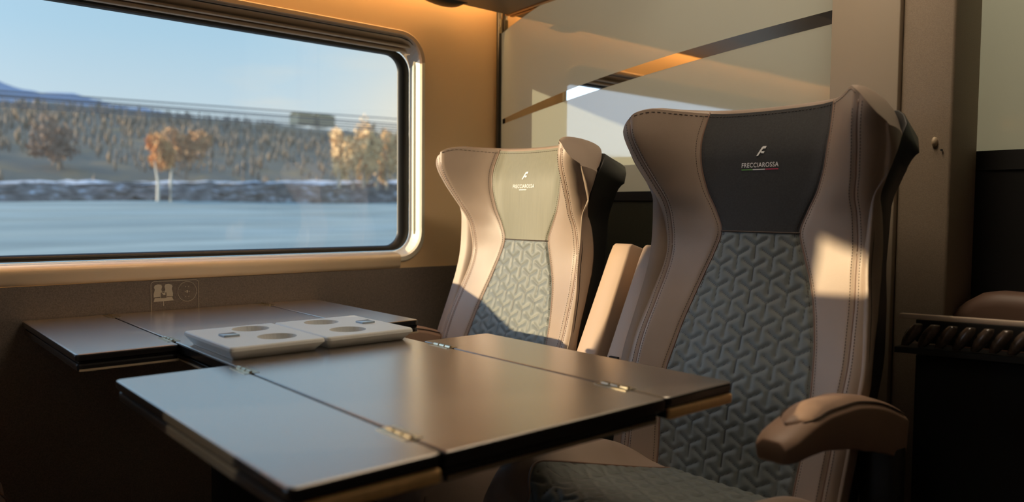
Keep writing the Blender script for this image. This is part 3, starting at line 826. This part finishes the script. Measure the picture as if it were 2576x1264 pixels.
# wooded hillside rising behind
wood_m = noise_mat('hill_woods', [(.30, (.215,.185,.155)), (.45, (.26,.215,.17)), (.58, (.31,.235,.165)), (.72, (.40,.27,.155))], .35, (1,1,.45), detail=12, distort=1.5)
nh = 26; mw = 300; R2 = rng.normal(size=(nh, mw)); R3 = rng.normal(size=mw)
ridge = herm([-40, 5, 12, 22, 40, 70, 130], [7.9, 7.9, 8.2, 8.0, 7.9, 7.4, 6.5])
P = []
for i, t in enumerate(np.linspace(0, 1, nh)):
    row = []
    for j, y in enumerate(np.linspace(-50, 160, mw)):
        zt = float(ridge(y)); z = 1.5+(zt-1.5)*t**.85
        row.append((-33-27*t+.15*R2[i, j], y+.2*R2[(i+3) % nh, j], z+(.06*R2[(i+7) % nh, j])*(.4+t*.3)))
    P.append(row)
structure(G().grid(P).out('wooded_hillside', wood_m, None, True))
# bare woodland standing on the slope: uncountable
g = G()
for k in range(9000):
    t = rng.random()**.8; y = rng.uniform(-20, 110); x = -33-26*t; z = 1.5+(float(ridge(y))-1.5)*t**.85
    if (abs(y-28.7) < 3 and x < -52) or (abs(y-7.2) < 2.2 and -39 < x < -33.5) or (abs(y-11.7) < 2.4 and -36 < x): continue
    h = rng.uniform(.40, 1.0)*(.75+.1*t); 
    if t > .85: h *= .35
    w = h*rng.uniform(.08, .17); c = rng.random()*6.28; V = [(x, y, z-.3)]
    n = 6; V = [(x+w*math.cos(c+2*pi*i/n)*.6, y+w*math.sin(c+2*pi*i/n), z+h*.35+.15*h*rng.random()) for i in range(n)]+[(x, y, z+h)]+[(x, y, z-.2)]
    g.add(V, [(i, (i+1) % n, n) for i in range(n)]+[((i+1) % n, i, n+1) for i in range(n)])
tag(g.out('bare_woodland', wood_m, None, True), 'hazy bare winter woodland covering the hillside beyond the snow', 'woodland', kind='stuff')
def tree(name, label, x, y, z0, h, w, col, trunk, n=500, ntr=1, crown=(.35, 1.)):
    t = thing(name, label, 'tree', (x, y, z0), None)
    g = G(); cz = z0+h*(crown[0]+crown[1])/2; rz = h*(crown[1]-crown[0])/2
    lobes = [(0, 0, -.1, .75)]+[(rng.uniform(-.4,.4), rng.uniform(-.6,.6), rng.uniform(-.5,.6), rng.uniform(.3,.5)) for _ in range(8)]
    for k in range(n):
        d = rng.normal(size=3); d /= np.linalg.norm(d); r = rng.random()**.4
        lb = k % len(lobes); lo_ = lobes[lb]; q = lo_[3]
        c = np.array((x+lo_[0]*w+d[0]*w*r*q, y+lo_[1]*w+d[1]*w*r*q, cz+lo_[2]*rz+d[2]*rz*r*q)); s = h*(.045 if n < 1000 else .034)
        a, b = rng.normal(size=3)*s*.5, rng.normal(size=3)*s*.5; b[2] += s; 
        g.add([c-a, c+b, c+a, c-b*.6], [(0,1,2),(0,2,3)])
    g.out('crown', pbsdf('twigs', col, rough=.9, noise=2, var=.3), t)
    g = G()
    for k in range(ntr):
        yy = y+(k-(ntr-1)/2)*w*.75
        g.tube([(x, yy, z0-.1), (x, yy+.04*h*.2, z0+h*.3), (x, yy+.1*(k*2-1), z0+h*.62)], [h*.028, h*.020, h*.008], 7)
    g.out('trunk', pbsdf('bark', trunk, rough=.9), t)
    return t
kx = -29.6
def pz(ypx_z): return ypx_z
tree('golden_tree', 'golden-leaved tree with two pale trunks standing at the edge of the snow', kx, 9.55, 1.10, 2.75, .62, (.66,.35,.14), (.62,.58,.50), 1400, 2, (.40, 1.0))
tree('rust_tree', 'rust-brown bare tree on the hillside just right of the golden tree', -33.6, 11.7, 1.9, 2.7, 1.8, (.44,.26,.13), (.25,.2,.15), 1600, 1, (.15, 1.0))
tree('dull_tree', 'dull orange tree on the hillside towards the left of the window', -36, 7.2, 2.0, 2.9, 1.2, (.27,.19,.14), (.25,.2,.15), 1100, 1, (.15, 1.0))
lab = ['tall sunlit golden tree on the bank, leftmost of the bright clump at the window edge', 'sunlit golden tree in the middle of the bright clump at the window edge', 'sunlit golden tree nearest the right edge of the window pane']
for i, (yy, hh) in enumerate(((18.2, 2.9), (19.5, 3.3), (20.8, 3.0))):
    tree('sunlit_tree', lab[i], -31.0, yy, 2.0, hh, .98, (.74,.52,.27), (.5,.4,.3), 1600, 2, (.0, 1.02))['group'] = 'golden trees at the window edge'
# unseen hill shape added outside the view to keep low sun off the hillside
P = [[(-40-(19-y)/2-70*t, y, 34*min(1, 5*t, 5*(1-t))*min(1, max(0, 1-abs(y+62)/16))**.4-2) for y in np.linspace(-80, -44, 24)] for t in np.linspace(0, 1, 16)]
structure(G().grid(P).out('sun_blocker', wood_m, None, True))
# small houses on the ridge
lab = ['small pale house on the ridge, the left one of the pair', 'small pale house on the ridge, the right one of the pair']
for i, (yy) in enumerate((27.8, 29.6)):
    r = thing('ridge_house', lab[i], 'house', (-55, yy, 7.6), 'houses on the ridge'); z0 = 7.55
    G().box((-56, yy-.75, z0), (-54.4, yy+.55, z0+.75)).out('walls', pbsdf('house_wall', lin((190,175,140)), rough=.8), r)
    mesh('roof', [(-54.3,yy-.8,z0+.75),(-54.3,yy+.6,z0+.75),(-56.1,yy+.6,z0+.75),(-56.1,yy-.8,z0+.75),(-55.2,yy-.8,z0+1.0),(-55.2,yy+.6,z0+1.0)], [(0,1,5,4),(1,2,5),(2,3,4,5),(3,0,4),(0,3,2,1)], pbsdf('house_roof', lin((160,140,100)), rough=.8), r)
# distant mountain, air haze put into its pale blue colour
mt = noise_mat('hazed_mountain', [(.35, lin((158,170,198))), (.65, lin((176,188,212)))], .02)
P = []
mr = herm([-200, 40, 83, 130, 173, 200, 240, 420], [150, 100, 83, 79, 74.5, 69, 56, 10])
for i, t in enumerate(np.linspace(0, 1, 12)):
    P.append([(-560-60*t, y, float(mr(y))*math.sin(t*pi/2)*(1+.02*math.sin(y*.11)) + 1.2*rng.normal()*t*.5) for y in np.linspace(-200, 420, 120)])
structure(G().grid(P).out('mountain', mt, None, True))
# overhead wires running beside the track
WX_ = -9.
wire_m = pbsdf('wire_grey', lin((88,92,104)), rough=.6)
z_at = lambda ypx, X=-30: 0
wz = [((0,229),(1000,300),'topmost overhead wire crossing the sky'), ((0,238),(1000,312),'second overhead wire down, just under the topmost'), ((0,243),(1000,318),'middle overhead wire of the five'),
      ((0,258),(1000,324),'fourth overhead wire down, above the hill line'), ((0,266),(1000,330),'lowest overhead wire, grazing the hill line')]

# ------------------------------------------------------------------ camera
F_PX = 1949.; W, H = 2576, 1264
yaw, pitch, roll = math.radians(49.), math.radians(3.), math.radians(.5)
Fv = np.array([-math.sin(yaw)*math.cos(pitch), math.cos(yaw)*math.cos(pitch), -math.sin(pitch)])
R0 = np.array([math.cos(yaw), math.sin(yaw), 0.]); U0 = np.cross(R0, Fv)
Rv = R0*math.cos(roll)+U0*math.sin(roll); Uv = -R0*math.sin(roll)+U0*math.cos(roll)
CAMP = np.array([1.975, 0., .98])
cam = bpy.data.cameras.new('camera'); co = bpy.data.objects.new('camera', cam); COL.objects.link(co)
cam.sensor_width = 36.; cam.lens = F_PX/W*36.; cam.clip_start = .02; cam.clip_end = 3000
co.matrix_world = Matrix(((Rv[0],Uv[0],-Fv[0],CAMP[0]),(Rv[1],Uv[1],-Fv[1],CAMP[1]),(Rv[2],Uv[2],-Fv[2],CAMP[2]),(0,0,0,1)))
cam.dof.use_dof = True; cam.dof.focus_distance = 1.72; cam.dof.aperture_fstop = 2.6
SC.camera = co
def at_x(X, px, py):
    r = Fv+Rv*(px-W/2)/F_PX-Uv*(py-H/2)/F_PX; t = (X-CAMP[0])/r[0]; return CAMP+r*t
for i, (a, b, lb) in enumerate(wz):
    p = at_x(WX_, *a); q = at_x(WX_, *b); d = (q-p)/(q[1]-p[1])
    A = p+d*(-14-p[1]); B = p+d*(40-p[1]); pts = [A+(B-A)*t+np.array((0,0,.0)) for t in np.linspace(0, 1, 10)]
    o = G().tube(pts, .0095, 6).out('overhead_wire', wire_m, None, True); tag(o, lb, 'wire', 'overhead wires')

# ------------------------------------------------------------------ light
w = bpy.data.worlds.new('sky'); SC.world = w; w.use_nodes = True; t = w.node_tree; t.nodes.clear()
o = t.nodes.new('ShaderNodeOutputWorld'); bg = t.nodes.new('ShaderNodeBackground'); bg.inputs[1].default_value = 1.0
tc = t.nodes.new('ShaderNodeTexCoord'); sp = t.nodes.new('ShaderNodeSeparateXYZ')
r = t.nodes.new('ShaderNodeValToRGB'); e = r.color_ramp.elements
e[0].position, e[0].color = .0, (*lin((150,165,185)), 1); e[1].position, e[1].color = 1., (*lin((105,160,215)), 1)
for p, c in ((.50, (226,226,214)), (.54, (206,224,232)), (.60, (172,211,234)), (.68, (150,198,232))): k = e.new(p); k.color = (*lin(c), 1)
ma = t.nodes.new('ShaderNodeMath'); ma.operation = 'MULTIPLY_ADD'; ma.inputs[1].default_value = .5; ma.inputs[2].default_value = .5
# soft clouds low on the horizon
mp = t.nodes.new('ShaderNodeMapping'); mp.inputs['Scale'].default_value = (1, 1, 5)
nz = t.nodes.new('ShaderNodeTexNoise'); nz.inputs['Scale'].default_value = 3.2; nz.inputs['Detail'].default_value = 6
cr = t.nodes.new('ShaderNodeValToRGB'); cr.color_ramp.elements[0].position = .56; cr.color_ramp.elements[1].position = .78
mr_ = t.nodes.new('ShaderNodeMapRange'); mr_.inputs[1].default_value = .22; mr_.inputs[2].default_value = .04
mu = t.nodes.new('ShaderNodeMath'); mu.operation = 'MULTIPLY'
mx = t.nodes.new('ShaderNodeMix'); mx.data_type = 'RGBA'; mx.inputs[7].default_value = (*lin((246,232,206)), 1)
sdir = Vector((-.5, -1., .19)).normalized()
t.links.new(tc.outputs['Generated'], sp.inputs[0]); t.links.new(sp.outputs['Z'], ma.inputs[0]); t.links.new(ma.outputs[0], r.inputs[0])
t.links.new(tc.outputs['Generated'], mp.inputs[0]); t.links.new(mp.outputs[0], nz.inputs['Vector']); t.links.new(nz.outputs[0], cr.inputs[0])
t.links.new(sp.outputs['Z'], mr_.inputs[0]); t.links.new(cr.outputs[0], mu.inputs[0]); t.links.new(mr_.outputs[0], mu.inputs[1])
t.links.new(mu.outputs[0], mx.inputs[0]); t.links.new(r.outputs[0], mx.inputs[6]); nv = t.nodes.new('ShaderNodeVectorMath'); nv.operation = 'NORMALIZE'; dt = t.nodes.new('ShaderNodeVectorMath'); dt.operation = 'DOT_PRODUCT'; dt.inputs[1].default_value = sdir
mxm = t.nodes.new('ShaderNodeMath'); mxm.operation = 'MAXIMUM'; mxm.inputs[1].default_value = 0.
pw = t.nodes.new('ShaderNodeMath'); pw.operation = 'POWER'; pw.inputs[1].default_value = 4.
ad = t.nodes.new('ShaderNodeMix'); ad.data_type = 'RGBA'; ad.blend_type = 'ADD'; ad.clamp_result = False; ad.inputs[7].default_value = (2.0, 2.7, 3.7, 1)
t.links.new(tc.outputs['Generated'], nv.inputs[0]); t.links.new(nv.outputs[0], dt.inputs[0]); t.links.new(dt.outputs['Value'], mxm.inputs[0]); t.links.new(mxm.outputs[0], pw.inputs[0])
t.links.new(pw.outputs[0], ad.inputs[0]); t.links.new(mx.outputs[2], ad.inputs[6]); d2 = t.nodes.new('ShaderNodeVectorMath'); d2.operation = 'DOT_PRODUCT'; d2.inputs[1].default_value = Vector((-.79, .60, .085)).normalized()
m2 = t.nodes.new('ShaderNodeMath'); m2.operation = 'MAXIMUM'; m2.inputs[1].default_value = 0.
p2 = t.nodes.new('ShaderNodeMath'); p2.operation = 'POWER'; p2.inputs[1].default_value = 120.
a2 = t.nodes.new('ShaderNodeMix'); a2.data_type = 'RGBA'; a2.blend_type = 'MIX'; a2.inputs[7].default_value = (*lin((250,240,214)), 1)
t.links.new(nv.outputs[0], d2.inputs[0]); t.links.new(d2.outputs['Value'], m2.inputs[0]); t.links.new(m2.outputs[0], p2.inputs[0])
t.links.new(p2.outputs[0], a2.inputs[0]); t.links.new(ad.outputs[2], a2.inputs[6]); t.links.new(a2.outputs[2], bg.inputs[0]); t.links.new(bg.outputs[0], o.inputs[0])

sd = Vector((.5, 1., -.19)).normalized()
sl = bpy.data.lights.new('sun', 'SUN'); sl.energy = 7.6; sl.color = (1., .78, .46); sl.angle = math.radians(.6)
so = bpy.data.objects.new('sun', sl); so.rotation_euler = sd.to_track_quat('-Z', 'Y').to_euler(); COL.objects.link(so)

for o in bpy.data.objects:
    if '_o' in o: del o['_o']
SC.cycles.use_denoising = True
SC.cycles.max_bounces = 10; SC.cycles.diffuse_bounces = 6; SC.cycles.transparent_max_bounces = 12
SC.cycles.sample_clamp_indirect = 6.
vs_ = SC.view_settings; vs_.view_transform = 'Standard'; vs_.look = 'None'; vs_.exposure = 0.; vs_.gamma = 1.; vs_.use_curve_mapping = False
